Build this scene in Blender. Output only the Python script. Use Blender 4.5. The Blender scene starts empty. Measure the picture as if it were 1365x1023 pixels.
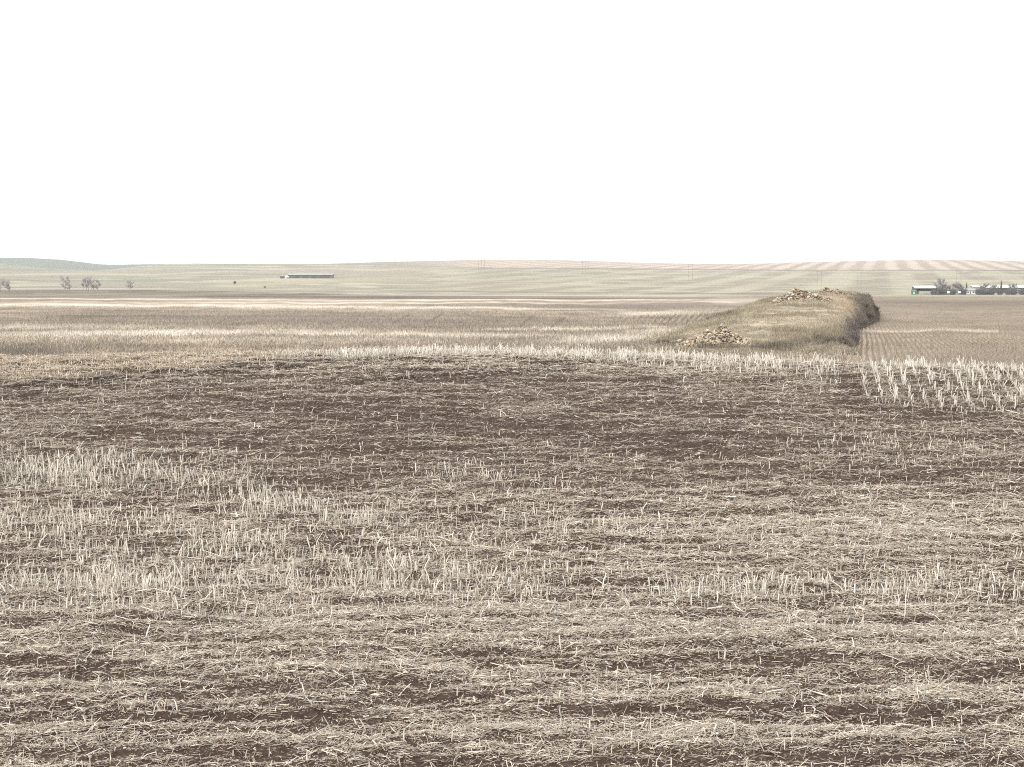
import bpy, math, random
import numpy as np
from mathutils import Vector

random.seed(7)
RNG = np.random.default_rng(11)
scene = bpy.context.scene
COL = scene.collection

# ------------------------------------------------------------------ camera model (metres, eye level is z = 0, looking along +Y)
F, CX, CY, EYE = 2400.0, 682.5, 511.5, 388.0
AL = math.atan((CY - EYE) / F)
CA, SA = math.cos(AL), math.sin(AL)

def elev(py):                       # slope z / y of the line of sight through a row of the photograph
    q = (CY - np.asarray(py, float)) / F
    return (q * CA - SA) / (CA + q * SA)

def tang(px, py=470.0):             # x / y of the line of sight
    q = (CY - np.asarray(py, float)) / F
    return (np.asarray(px, float) - CX) / F / (CA + q * SA)

def project(x, y, z):
    d = y * CA - z * SA
    return CX + F * x / d, CY - F * (z * CA + y * SA) / d

# ------------------------------------------------------------------ noise
def vnoise(x, y, seed=0):
    x = np.asarray(x, float); y = np.asarray(y, float)
    xi = np.floor(x).astype(np.int64); yi = np.floor(y).astype(np.int64)
    fx = x - xi; fy = y - yi
    fx = fx * fx * (3 - 2 * fx); fy = fy * fy * (3 - 2 * fy)
    def h(a, b):
        n = (a * 374761393 + b * 668265263 + seed * 974711) & 0x7fffffff
        n = ((n ^ (n >> 13)) * 1274126177) & 0x7fffffff
        n = ((n ^ (n >> 15)) * 2246822519) & 0x7fffffff
        return ((n ^ (n >> 16)) & 0xffff) / 65535.0
    a = h(xi, yi); b = h(xi + 1, yi); c = h(xi, yi + 1); d = h(xi + 1, yi + 1)
    return (a * (1 - fx) + b * fx) * (1 - fy) + (c * (1 - fx) + d * fx) * fy

def fbm(x, y, seed=0, octv=4):
    s, a, tot = 0.0, 1.0, 0.0
    for k in range(octv):
        s = s + a * vnoise(x * 2 ** k + 17.3 * k, y * 2 ** k - 9.1 * k, seed + k)
        tot += a; a *= 0.5
    return s / tot                    # 0..1, mean .5

def sstep(a, b, x):
    u = np.clip((np.asarray(x, float) - a) / (b - a), 0, 1)
    return u * u * (3 - 2 * u)

def lerp(a, b, k):
    return a + (b - a) * k

# ------------------------------------------------------------------ terrain
P0, PS = -8.05, 0.147               # the near slope: z = P0 + PS * y
CURV = 0.05

def near_raw(y, y0):
    e = np.maximum(0, y - y0)
    e1 = np.minimum(e, 5.2)
    return P0 + PS * y - 0.5 * CURV * e1 ** 2 - CURV * 5.2 * (e - e1)

_y0 = np.linspace(30, 60, 200)
_yy = np.linspace(25, 75, 800)
_ce = np.array([np.max(near_raw(_yy, a) / _yy) for a in _y0])
_cpx = np.array([-2500, -600, 0, 200, 370, 600, 800, 1000, 1150, 1365, 2000, 4000])
_cpy = np.array([490, 480, 478, 476, 475, 471, 476, 484, 489, 496, 505, 520])
def crest_y0(px):
    return np.interp(elev(np.interp(px, _cpx, _cpy)), _ce, _y0)

VEND = float(elev(393.2)) * 1100
def valley_z(x, y):
    z = -5.6 + (VEND + 5.6) * (y - 165) / 935
    return z + (fbm(x / 70 + 3, y / 45, 5, 3) - .5) * 0.9 * sstep(120, 200, y) * (1 - sstep(800, 1100, y))

_hpx = np.array([-3000, -400, 0, 60, 130, 180, 215, 260, 350, 430, 480, 520, 580, 640, 700, 760, 800, 850, 900, 960, 1000, 1060, 1120, 1180, 1250, 1300, 1365, 1700, 4000])
_hpy = np.array([352, 350, 352, 358, 361, 356, 352.5, 351.5, 352, 352, 350.5, 349.2, 348, 346.4, 346.3, 347.3, 348.5, 350, 351.4, 352, 351.5, 350, 348.5, 347.2, 346.5, 347.3, 348, 350, 360])
HB, HC = 1100.0, 3500.0
def hill_z(x, y):
    t = x / y
    px = CX + F * t
    cr = np.interp(px, _hpx, _hpy)
    u = np.clip((y - HB) / (HC - HB), 0, 1.4)
    uc = np.minimum(u, 1)
    g = 1 - (1 - uc) ** 1.7
    py = 393.2 - (393.2 - cr) * g
    py = py + (fbm(x / 260, y / 420, 31, 3) - .5) * 2.0 * np.sin(np.pi * uc)
    z = elev(py) * y
    return z - 120 * np.maximum(0, u - 1) ** 1.3

def ground_z(x, y):
    x = np.asarray(x, float); y = np.asarray(y, float)
    px = CX + F * x / np.maximum(y, 1)
    n = near_raw(y, crest_y0(px))
    n = n + (fbm(x / 3.1, y / 2.2, 3, 3) - .5) * 0.16
    v = np.where(y > 60, valley_z(x, np.maximum(y, 60)), -20.0)
    z = np.maximum(n, v)
    return np.where(y > HB, hill_z(x, np.maximum(y, 900)), z)

def hit(px, py, lo, hi, n=4000):
    """where the line of sight meets the ground between two distances"""
    ys = np.linspace(lo, hi, n)
    x = tang(px, py) * ys
    dz = elev(py) * ys - ground_z(x, ys)
    k = int(np.argmax(dz < 0)) if (dz < 0).any() else int(np.argmin(np.abs(dz)))
    return Vector((float(x[k]), float(ys[k]), float(ground_z(x[k], ys[k]))))

# ------------------------------------------------------------------ objects and materials
def link(name, me, mat=None, parent=None):
    o = bpy.data.objects.new(name, me); COL.objects.link(o)
    if mat is not None and me is not None: me.materials.append(mat)
    if parent is not None: o.parent = parent
    return o

def tag(o, label=None, cat=None, group=None, kind=None):
    if label: o['label'] = label
    if cat: o['category'] = cat
    if group: o['group'] = group
    if kind: o['kind'] = kind
    return o

def empty(name, loc, rz=0.0):
    o = bpy.data.objects.new(name, None); COL.objects.link(o)
    o.location = loc; o.rotation_euler = (0, 0, rz); o.empty_display_size = .3
    return o

def np_mesh(name, V, Q, col=None, smooth=True):
    """mesh from arrays: V (n,3), Q (m,k) faces of k corners, col (n,3)"""
    me = bpy.data.meshes.new(name)
    V = np.ascontiguousarray(V, np.float32); Q = np.ascontiguousarray(Q, np.int32)
    me.vertices.add(len(V)); me.vertices.foreach_set('co', V.ravel())
    k = Q.shape[1]
    me.loops.add(Q.size); me.loops.foreach_set('vertex_index', Q.ravel())
    me.polygons.add(len(Q)); me.polygons.foreach_set('loop_start', np.arange(0, Q.size, k, dtype=np.int32))
    me.update(calc_edges=True)
    if col is not None:
        a = me.color_attributes.new('col', 'FLOAT_COLOR', 'POINT')
        c = np.ones((len(V), 4), np.float32); c[:, :3] = col
        a.data.foreach_set('color', c.ravel())
    if not smooth: me.shade_flat()
    return me

def grid_mesh(name, X, Y, Z, col=None):
    r, c = X.shape
    V = np.stack([X.ravel(), Y.ravel(), Z.ravel()], 1)
    i = np.arange(r * c).reshape(r, c)
    Q = np.stack([i[:-1, :-1].ravel(), i[:-1, 1:].ravel(), i[1:, 1:].ravel(), i[1:, :-1].ravel()], 1)
    return np_mesh(name, V, Q, None if col is None else col.reshape(-1, 3))

def prisms(P, R, C, sides=3):
    """P (n,k,3) centre lines, R (n,k) radii, C (n,3) colours -> V, Q, col"""
    n, k, _ = P.shape
    ax = P[:, -1] - P[:, 0]
    ax /= np.linalg.norm(ax, axis=1, keepdims=True) + 1e-9
    ref = np.where(np.abs(ax[:, 2:3]) > .8, np.array([[1., 0, 0]]), np.array([[0, 0, 1.]]))
    u = np.cross(ax, ref); u /= np.linalg.norm(u, axis=1, keepdims=True) + 1e-9
    v = np.cross(ax, u)
    ph = RNG.random(n)[:, None] * 6.283 + np.arange(sides)[None] * 6.283 / sides
    ring = np.cos(ph)[..., None] * u[:, None] + np.sin(ph)[..., None] * v[:, None]      # n,s,3
    V = P[:, :, None, :] + R[:, :, None, None] * ring[:, None]                           # n,k,s,3
    base = (np.arange(n) * k * sides)[:, None, None]
    lv = (np.arange(k - 1) * sides)[None, :, None]
    s0 = np.arange(sides)[None, None]; s1 = (s0 + 1) % sides
    a = base + lv + s0; b = base + lv + s1
    Q = np.stack([a, b, b + sides, a + sides], -1).reshape(-1, 4)
    return V.reshape(-1, 3), Q, np.repeat(C, k * sides, axis=0)

class Acc:
    def __init__(s): s.V, s.Q, s.C, s.n = [], [], [], 0
    def add(s, V, Q, C):
        s.V.append(V); s.Q.append(Q + s.n); s.C.append(C); s.n += len(V)
    def mesh(s, name, smooth=True):
        return np_mesh(name, np.concatenate(s.V), np.concatenate(s.Q), np.concatenate(s.C), smooth)

def mat(name, rough=.8, spec=.3):
    m = bpy.data.materials.new(name); m.use_nodes = True
    nt = m.node_tree; b = nt.nodes['Principled BSDF']
    b.inputs['Roughness'].default_value = rough
    b.inputs['Specular IOR Level'].default_value = spec
    return m, nt, b

def node(nt, t, **kw):
    n = nt.nodes.new(t)
    for k, v in kw.items():
        if k in n.inputs: n.inputs[k].default_value = v
        else: setattr(n, k, v)
    return n

def noise_mat(name, c1, c2, scale, *a, **k):
    return _noise_mat(name, c1, c2, scale, *a, **k)

def _noise_mat(name, c1, c2, scale, rough=.85, spec=.25, bump=.0, bscale=None, attr=False, amount=.35, detail=6.0, dist=.02):
    """colours c1..c2 mixed by noise, or the mesh's own colours broken up by noise"""
    m, nt, b = mat(name, rough, spec)
    L = nt.links.new
    tc = node(nt, 'ShaderNodeTexCoord')
    nz = node(nt, 'ShaderNodeTexNoise', Scale=scale, Detail=detail, Roughness=.65)
    L(tc.outputs['Object'], nz.inputs['Vector'])
    if attr:
        at = node(nt, 'ShaderNodeAttribute', attribute_name='col')
        mr = node(nt, 'ShaderNodeMapRange')
        mr.inputs['From Min'].default_value = .3; mr.inputs['From Max'].default_value = .7
        mr.inputs['To Min'].default_value = 1 - amount; mr.inputs['To Max'].default_value = 1 + amount
        L(nz.outputs['Fac'], mr.inputs['Value'])
        mx = node(nt, 'ShaderNodeVectorMath', operation='SCALE')
        L(at.outputs['Color'], mx.inputs[0]); L(mr.outputs['Result'], mx.inputs['Scale'])
        L(mx.outputs['Vector'], b.inputs['Base Color'])
    else:
        rp = node(nt, 'ShaderNodeValToRGB')
        rp.color_ramp.elements[0].position = .3; rp.color_ramp.elements[1].position = .7
        rp.color_ramp.elements[0].color = (*c1, 1); rp.color_ramp.elements[1].color = (*c2, 1)
        L(nz.outputs['Fac'], rp.inputs['Fac']); L(rp.outputs['Color'], b.inputs['Base Color'])
    if bump:
        n2 = node(nt, 'ShaderNodeTexNoise', Scale=bscale or scale * 3, Detail=5.0, Roughness=.7)
        L(tc.outputs['Object'], n2.inputs['Vector'])
        bp = node(nt, 'ShaderNodeBump', Strength=bump, Distance=dist)
        L(n2.outputs['Fac'], bp.inputs['Height']); L(bp.outputs['Normal'], b.inputs['Normal'])
    return m

M_STRAW = noise_mat('straw', None, None, 9.0, .55, .35, attr=True, amount=.18, detail=2.0)
M_GRASS = noise_mat('dry_grass', None, None, 2.0, .8, .2, attr=True, amount=.2, detail=2.0)
M_SOIL = noise_mat('soil', None, None, 7.0, .95, .12, bump=.9, bscale=26, attr=True, amount=.45, dist=.035)
def add_chaff(m):
    # flecks of broken straw trodden into the soil
    nt = m.node_tree; L = nt.links.new; b = nt.nodes['Principled BSDF']
    src = b.inputs['Base Color'].links[0].from_socket
    tc = node(nt, 'ShaderNodeTexCoord')
    mp = node(nt, 'ShaderNodeMapping'); mp.inputs['Scale'].default_value = (26, 60, 40)
    L(tc.outputs['Object'], mp.inputs['Vector'])
    nz = node(nt, 'ShaderNodeTexNoise', Scale=1.0, Detail=3.0, Roughness=.8)
    L(mp.outputs['Vector'], nz.inputs['Vector'])
    mr = node(nt, 'ShaderNodeMapRange'); mr.inputs['From Min'].default_value = .56; mr.inputs['From Max'].default_value = .70
    mr.inputs['To Max'].default_value = .6
    L(nz.outputs['Fac'], mr.inputs['Value'])
    mx = node(nt, 'ShaderNodeMix', data_type='RGBA')
    L(mr.outputs['Result'], mx.inputs[0]); L(src, mx.inputs[6]); mx.inputs[7].default_value = (.21, .16, .122, 1)
    L(mx.outputs[2], b.inputs['Base Color'])
add_chaff(M_SOIL)
M_VALLEY = noise_mat('valley_soil', None, None, 1.3, .95, .1, bump=.8, bscale=2.2, attr=True, amount=.30, dist=.15)
M_HILL = noise_mat('hill_fields', None, None, .045, .95, .1, attr=True, amount=.10)
M_MOUND = noise_mat('mound_turf', None, None, 1.1, .95, .1, bump=.8, bscale=2.5, attr=True, amount=.35, dist=.2)
M_STONE = noise_mat('fieldstone', None, None, 3.0, .85, .25, bump=.5, bscale=9, attr=True, amount=.25, dist=.04)
M_BARK = noise_mat('bark', None, None, 1.5, .9, .15, attr=True, amount=.2)

# ------------------------------------------------------------------ what grows where, as patches on the ground
def blobs(px, py, lst):
    s = np.zeros_like(px)
    for (cx, cy, rx, ry, sl, w) in lst:
        dx = px - cx; dy = py - cy - sl * dx
        s = np.maximum(s, w * np.exp(-((dx / rx) ** 2) ** 1.3 - (dy / ry) ** 2))
    return s

BARE = [  # cx, cy, rx, ry, slope, weight: tilled soil with little straw
    (620, 562, 260, 20, .06, .95), (850, 592, 210, 14, .06, .9), (560, 600, 150, 12, .08, .75), (420, 545, 160, 14, .0, .7),
    (250, 585, 190, 12, .05, .55), (880, 540, 200, 11, .03, .75), (1180, 548, 180, 10, .02, .85), (1110, 640, 220, 9, .05, .6),
    (1000, 590, 190, 9, .06, .6), (130, 507, 190, 5, -.075, 1.0), (60, 522, 120, 3.5, -.06, .9), (390, 486, 150, 5, -.085, .95), (640, 495, 190, 5, -.08, .9),
    (560, 475, 150, 3.5, -.06, .8), (790, 483, 60, 5, -.3, .8), (560, 515, 280, 9, -.03, .6), (95, 485, 25, 3, 0, .8), (1255, 625, 110, 8, .03, .5),
    (1130, 520, 22, 34, 0, .9), (600, 871, 120, 8, .0, .9), (120, 887, 150, 7, -.01, .9), (480, 918, 210, 10, -.02, .85), (430, 947, 220, 8, .0, .8),
    (270, 1006, 230, 12, .0, .95), (620, 1014, 160, 8, .0, .7), (1290, 886, 120, 6, .0, .95), (1040, 872, 110, 9, .02, .75), (960, 945, 120, 8, .0, .9),
    (1130, 1006, 280, 12, .0, .95), (120, 838, 130, 5, .0, .6), (280, 845, 60, 6, 0, .6), (720, 948, 110, 6, .0, .6), (1230, 950, 130, 6, .0, .6),
    (800, 888, 90, 6, 0, .7), (1310, 788, 40, 12, 0, .8), (60, 960, 110, 6, 0, .6), (300, 655, 160, 6, .03, .5), (720, 640, 160, 7, .05, .5), (640, 690, 60, 6, 0, .4),
]
RUTS = [b for b in BARE if b[4] < -.05]
STAND = [  # standing stubble
    (110, 634, 190, 20, .03, .95), (330, 660, 130, 16, .15, .6), (430, 690, 110, 16, .1, .8), (60, 700, 160, 24, .0, .6), (250, 730, 330, 26, .03, .65),
    (200, 778, 300, 22, .0, 1.0), (520, 768, 220, 22, .05, .75), (40, 606, 70, 10, 0, .55), (1080, 786, 330, 18, .0, .65), (760, 782, 160, 16, 0, .55),
    (1330, 792, 60, 14, 0, .6), (700, 700, 180, 26, .05, .3), (620, 635, 60, 8, 0, .4), (720, 655, 60, 12, 0, .35), (1180, 600, 120, 20, 0, .12), (300, 815, 300, 14, 0, .35),
]
MATT = [  # thick pale straw mats
    (900, 835, 560, 22, .0, .8), (1150, 850, 230, 20, .0, .9), (300, 895, 120, 7, 0, .6), (100, 925, 170, 9, .0, .9), (330, 985, 230, 11, .0, .6), (900, 915, 200, 10, 0, .7),
    (1000, 975, 360, 13, .0, .9), (200, 862, 300, 10, .0, .6), (1130, 720, 280, 30, .02, .45), (1200, 690, 200, 16, .02, .4), (660, 975, 170, 9, 0, .7), (1200, 925, 170, 9, 0, .6),
    (450, 835, 250, 12, 0, .6), (90, 985, 110, 9, 0, .8), (560, 895, 150, 6, 0, .6),
]
def near_masks(x, y, z):
    px, py = project(x, y, z)
    wob = (fbm(x / 1.6, y / 1.1, 41, 3) - .5)
    pyw = py + wob * 26; pxw = px + wob * 120
    bare = blobs(pxw, pyw, BARE); stand = blobs(pxw, pyw, STAND); matt = blobs(pxw, pyw, MATT)
    # combed streaks left by the harrow: long across the slope, narrow along it
    st = fbm(x / 2.2 + 5, (y - .06 * x) / .30, 61, 3)
    st2 = fbm(x / .9, y / .45, 71, 3)
    lowr = sstep(700, 860, py)
    bare = np.clip(bare + lowr * 1.6 * np.clip(st - .51, 0, 1) * 2.4 + 1.1 * np.clip(.5 - st2, 0, 1), 0, 1)
    return px, py, bare, stand, matt, st, st2

def crest_band(px, py):
    """standing stubble along the brow of the slope"""
    top = np.interp(px, _cpx, _cpy)
    top = top + (fbm(px / 30, px * 0, 89, 2) - .5) * 3
    low = np.where(px > 1145, .82 + .36 * fbm(px / 22, px * 0 + 5, 88, 3), .75 + .55 * fbm(px / 22, px * 0 + 5, 88, 3)) * np.interp(px, [330, 380, 600, 780, 860, 1000, 1110, 1135, 1155, 1250, 1365, 1600], [0, 2, 3, 5, 12, 18, 24, 3, 50, 56, 60, 60])
    k = 1 - sstep(low * np.where(px > 1140, .6, .35), low * np.where(px > 1140, 1.1, 1.3) + 1.0, py - top)
    k = k * np.clip(1.3 * fbm(px / 26, py / 14, 87, 2) + .25, .3, 1)
    k = k * sstep(320, 400, px) * np.where((px > 1118) & (px < 1150), .12, 1)
    return k

def micro(x, y):
    """clods, and the low ridges the harrow left across the slope"""
    a = (fbm(x / .35, y / .30, 91, 3) - .5) * .12
    b = (fbm(x / 1.3, (y - .06 * x) / .17, 62, 2) - .5) * .15
    return a + b

# ------------------------------------------------------------------ near field: the ground sheet
SOIL_D, SOIL_L = np.array([.065, .045, .035]), np.array([.120, .088, .067])
def near_field():
    ts = np.concatenate([np.linspace(-1.2, -.34, 30)[:-1], np.linspace(-.34, .34, 620), np.linspace(.34, 1.2, 30)[1:]])
    ys = np.concatenate([np.linspace(6, 17, 30)[:-1], np.geomspace(17, 52, 760)[:-1], np.geomspace(52, 175, 60)])
    T, Y = np.meshgrid(ts, ys); X = T * Y
    Z = ground_z(X, Y)
    px, py, bare, stand, matt, st, st2 = near_masks(X, Y, Z)
    near = 1 - sstep(48, 60, Y)
    Z = Z + (micro(X, Y) + (fbm(X / .09, Y / .09, 95, 2) - .5) * .05) * near
    rut = blobs(px, py, RUTS)
    Z = Z - (.10 + .25 * (fbm(X / .25, Y / .25, 33, 2) - .5)) * rut * near
    k = np.clip(.30 + .5 * (st2 - .5) - .3 * bare + .35 * matt + .25 * stand, 0, 1)[..., None]
    C = (SOIL_D * (1 - k) + SOIL_L * k) * (1 - .45 * rut[..., None])
    vc = field_colour(px, py, X, Y)
    f = sstep(50, 90, Y)[..., None]
    C = C * (1 - f) + vc * f
    o = link('field', grid_mesh('field', X, Y, Z, C), M_SOIL)
    tag(o, 'brown tilled slope littered with straw in front of the valley', 'field', kind='structure')

# ------------------------------------------------------------------ colours of the valley and hill fields (what is sown or left standing there)
TAN = np.array([.288, .238, .178]); PALE = np.array([.58, .51, .415]); BROWN = np.array([.135, .108, .086]); GREY = np.array([.235, .195, .155])
def mixc(C, c, k):
    k = np.clip(k, 0, 1)[..., None]
    return C * (1 - k) + np.asarray(c) * k

def valley_row(X, Y):
    return np.sin((X - .195 * Y) * 6.283 / .55 + 2 * (vnoise(X / 9, Y / 40, 3) - .5)) * .5 + .5

def field_colour(px, py, X, Y):
    n1 = fbm(X / 26, Y / 60, 7, 4); n2 = fbm(X / 9, Y / 16, 13, 3)
    n3 = fbm(X / 3.0, Y / 14, 17, 3)
    pw = py + (fbm(px / 70, py / 9, 19, 3) - .5) * 5
    C = np.ones(px.shape + (3,)) * TAN
    ln = fbm(px / 160, py / 1.6, 29, 3)
    C = C * (1 + .5 * (n1 - .5) + .6 * (n2 - .5) + .7 * (n3 - .5) + .9 * (ln - .5))[..., None]
    # rows of stubble running away from the viewer
    row = valley_row(X, Y)
    C = C * (1 + 1.3 * (row - .5) * sstep(1135, 1150, px) * (.4 + .6 * sstep(395, 450, py)))[..., None]
    left = 1 - sstep(860, 960, px)
    dark = blobs(px, pw, [(380, 425, 330, 9, -.004, .75), (560, 430, 260, 12, .0, .7), (820, 408, 190, 6, .0, .95), (170, 417, 160, 5, 0, .7), (700, 455, 140, 6, .03, .55), (940, 405, 60, 5, -.02, .6), (100, 430, 110, 5, 0, .5), (470, 455, 180, 5, .0, .5)])
    C = mixc(C, GREY * .85, dark * 1.0)
    # slanting dark drill marks
    for (x0, y0, x1, y1) in ((523, 432, 545, 420), (566, 432, 590, 419), (692, 437, 710, 421), (733, 438, 752, 424), (300, 425, 380, 415)):
        k = (py - y0) / (y1 - y0); lx = x0 + (x1 - x0) * k
        C = mixc(C, BROWN, .8 * np.exp(-((px - lx) / 2.4) ** 2) * (k > 0) * (k < 1))
    # combed marks near the mound
    band = blobs(px, pw, [(925, 424, 60, 8, -.05, 1.0), (850, 424, 40, 6, 0, .6)])
    C = mixc(C, BROWN, band * .75 * (np.sin((px + .9 * py) * 6.283 / 8.5) > .1))
    pale = blobs(px, pw, [(200, 399.5, 330, .9, .004, .8), (480, 403.8, 420, .9, .0, .8), (640, 400, 300, .8, .0, .9), (250, 408, 330, 2.2, .008, .95), (560, 410, 240, 1.3, .01, .9), (180, 445, 240, 4.5, -.012, .85), (500, 446.5, 260, 3.0, .012, .85),
                          (870, 418, 60, 3, -.03, .9), (800, 453, 80, 6, -.05, .8), (880, 442, 60, 4, -.05, .6), (760, 438, 130, 1.6, -.02, .8), (60, 437, 120, 3, 0, .5), (960, 403, 40, 1.2, 0, .8), (300, 455, 300, 4, 0, .4)])
    C = mixc(C, PALE * 1.15, pale * (.85 + 1.1 * (n3 - .4)))
    # field beyond the mound
    rgt = sstep(1130, 1180, px)
    C = mixc(C, np.array([.24, .195, .145]) , rgt * .7 * (.6 + .6 * n1))
    C = mixc(C, PALE, rgt * .7 * np.exp(-((pw - 441) / 1.6) ** 2) * (px < 1330))
    C = mixc(C, BROWN, rgt * .6 * np.exp(-((pw - 404) / 5.0) ** 2))
    # the farther strips at the foot of the hill
    t0 = np.interp(px, [0, 200, 300, 520, 950, 960, 1060], [386, 387, 388.5, 394, 396, 397, 397])
    t1 = np.interp(px, [0, 300, 520, 800, 950, 1060], [397, 398, 399, 399.2, 398.5, 398])
    strip = sstep(-.6, .6, py - t0) * (1 - sstep(-.6, .6, py - t1)) * (1 - sstep(960, 1060, px))
    C = mixc(C, np.array([.165, .130, .102]) * (1 + 1.6 * (ln - .5))[..., None], strip * (.8 + .5 * (n1 - .5)))
    gl = sstep(1000, 1060, px) * (1 - sstep(394.5, 396.5, py))
    C = mixc(C, np.array([.33, .31, .22]), gl * .9)
    gl2 = (1 - sstep(900, 1000, px)) * (1 - sstep(-.5, .5, py - t0))
    C = mixc(C, np.array([.40, .37, .28]), gl2)
    gl3 = sstep(940, 960, px) * (1 - sstep(1040, 1070, px)) * np.exp(-((py - 400.5) / 2.2) ** 2)
    C = mixc(C, np.array([.40, .35, .28]), gl3)
    return np.clip(C, .02, .8)

def hill_colour(px, py, X, Y):
    n1 = fbm(X / 120, Y / 420, 7, 4); n2 = fbm(X / 60, Y / 160, 13, 3); nb = fbm(px / 170, py / 3.0, 23, 4); nc = fbm(px / 60, py / 1.4, 27, 3)
    CREAM = np.array([.40, .385, .285]); SAGE = np.array([.27, .27, .205]); ROSE = np.array([.40, .325, .27]); WHITE = np.array([.62, .56, .465]); DUN = np.array([.33, .295, .225])
    C = np.ones(px.shape + (3,)) * np.array([.37, .345, .27])
    W = X - .207 * Y
    wv = W + 5 * (fbm(X / 300, Y / 300, 51, 2) - .5)
    s1 = sstep(-.7, .7, np.sin(wv * 6.283 / 34 + 2.2 * (vnoise(wv / 70, wv * 0, 3) - .5)) + 1.1 * (n2 - .5))
    s2 = sstep(-.6, .6, np.sin(wv * 6.283 / 58 + 2.5 * (vnoise(wv / 90, wv * 0, 5) - .5)))
    rt = sstep(480, 700, px)
    C = mixc(C, CREAM * 1.2, rt * s2 * .85)
    C = mixc(C, DUN, rt * (1 - s2) * .7 * (.5 + n1))
    # level bands, stronger to the left and low on the slope
    lf = 1 - sstep(380, 620, px)
    lowb = sstep(366, 388, py)
    C = mixc(C, SAGE, np.clip((nb - .46) * 6, 0, 1) * (.5 + .4 * lf))
    C = mixc(C, CREAM * 1.3, np.clip((nc - .53) * 9, 0, 1) * (.55 + .35 * lf + .2 * lowb))
    C = mixc(C, DUN, np.clip((.44 - nb) * 5, 0, 1) * .55)
    # the strip-farmed field on the brow
    ln = np.interp(px, [480, 560, 640, 800, 1060, 1250, 1365], [352, 355, 357.5, 358.3, 360.6, 360.5, 360.6])
    up = rt * (1 - sstep(-.4, .4, py - ln))
    s1 = .5 + (.30 + .75 * n2) * (s1 - .5)
    S = ROSE * (1 - s1[..., None]) + WHITE * s1[..., None]
    S = S * (1 + .25 * (n1 - .5))[..., None]
    C = C * (1 - up[..., None]) + S * up[..., None]
    C = mixc(C, np.array([.17, .155, .125]), rt * .75 * np.exp(-((py - ln) / .7) ** 2))
    C = mixc(C, np.array([.20, .18, .15]), sstep(500, 560, px) * (1 - sstep(1060, 1120, px)) * .8 * np.exp(-((py - np.interp(px, [520, 800, 1060], [388.3, 390.5, 392.3])) / .75) ** 2))
    # slope to the left
    C = mixc(C, np.array([.30, .315, .235]), (1 - sstep(150, 480, px)) * .3)
    C = mixc(C, WHITE * np.array([.9, .92, .82]), (1 - sstep(280, 400, px)) * .6 * np.exp(-((py - np.interp(px, [0, 100, 200, 300], [367, 365.5, 366.5, 362])) / .9) ** 2))
    C = mixc(C, np.array([.21, .20, .16]), (1 - sstep(120, 340, px)) * .6 * np.exp(-((py - 383.2) / .7) ** 2))
    C = mixc(C, WHITE * .9, (1 - sstep(190, 260, px)) * .8 * np.exp(-((py - 385.2) / .8) ** 2))
    C = mixc(C, np.array([.47, .44, .29]), .75 * np.exp(-((py - np.interp(px, [260, 360, 450, 560], [384, 379, 374, 372])) / 2.2) ** 2) * sstep(260, 330, px) * (1 - sstep(440, 620, px)))
    t0 = np.interp(px, [0, 200, 300, 520, 950, 960, 1060], [386, 387, 388.5, 394, 396, 397, 397])
    C = mixc(C, np.array([.160, .128, .100]) * (1 + 2.0 * (nb - .5) + 1.5 * (nc - .5))[..., None], sstep(-.6, .6, py - t0) * (1 - sstep(500, 560, px)) * (.8 + .4 * (n1 - .5)))
    C = C * np.array([.775, .75, .745])
    return np.clip(C, .02, .8)

def valley():
    ts = np.concatenate([np.linspace(-1.2, -.33, 30)[:-1], np.linspace(-.33, .33, 1150), np.linspace(.33, 1.2, 30)[1:]])
    ys = np.geomspace(175, HB, 260)
    T, Y = np.meshgrid(ts, ys); X = T * Y
    Z = ground_z(X, Y - 1e-3)
    Z = Z + (fbm(X / 2.2, Y / 2.2, 77, 3) - .5) * .25 * sstep(176, 190, Y) * (1 - sstep(500, 800, Y))
    px, py = project(X, Y, Z)
    o = link('valley', grid_mesh('valley', X, Y, Z, field_colour(px, py, X, Y)), M_VALLEY)
    tag(o, 'flat stubble fields of the valley beyond the brow', 'valley', kind='structure')

def hills():
    ts = np.concatenate([np.linspace(-1.2, -.33, 40)[:-1], np.linspace(-.33, .33, 1250), np.linspace(.33, 1.2, 40)[1:]])
    u = np.concatenate([[0], np.linspace(0, 1, 170), np.linspace(1.02, 1.35, 10)])
    T, Y = np.meshgrid(ts, HB + (HC - HB) * u ** 1.25); X = T * Y
    Z = hill_z(X, Y)
    Z[0] -= 2.0
    px, py = project(X, Y, Z)
    o = link('hills', grid_mesh('hills', X, Y, Z, hill_colour(px, py, X, Y)), M_HILL)
    tag(o, 'long pale hillside of striped fields under the white sky', 'hills', kind='structure')
    # a farther green rise
    ts = np.linspace(-.9, .02, 500); ys = np.linspace(5600, 7400, 40)
    T, Y = np.meshgrid(ts, ys); X = T * Y
    px = CX + F * T
    cr = np.interp(px, [-1600, -500, -150, 0, 40, 80, 110, 130, 150, 180, 215, 260, 330], [362, 350, 345, 344, 344.4, 346.6, 350, 352.6, 353.6, 353, 352.6, 353.5, 356])
    k = np.sin(np.clip((Y - 5600) / 900, 0, 1) * np.pi / 2)
    Z = lerp(elev(np.maximum(cr, 350) + 14) * 5600, elev(cr) * 6500, k) - np.maximum(0, Y - 6500) * .03
    C = np.ones(X.shape + (3,)) * np.array([.055, .088, .055])
    C = C * (1 + .7 * (fbm(X / 300, Y / 200, 3, 3) - .5))[..., None]
    o = link('hills', grid_mesh('green_hills', X, Y, Z, C), M_HILL)
    tag(o, 'dark green rise showing behind the pale hillside', 'hills', kind='structure')

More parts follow.
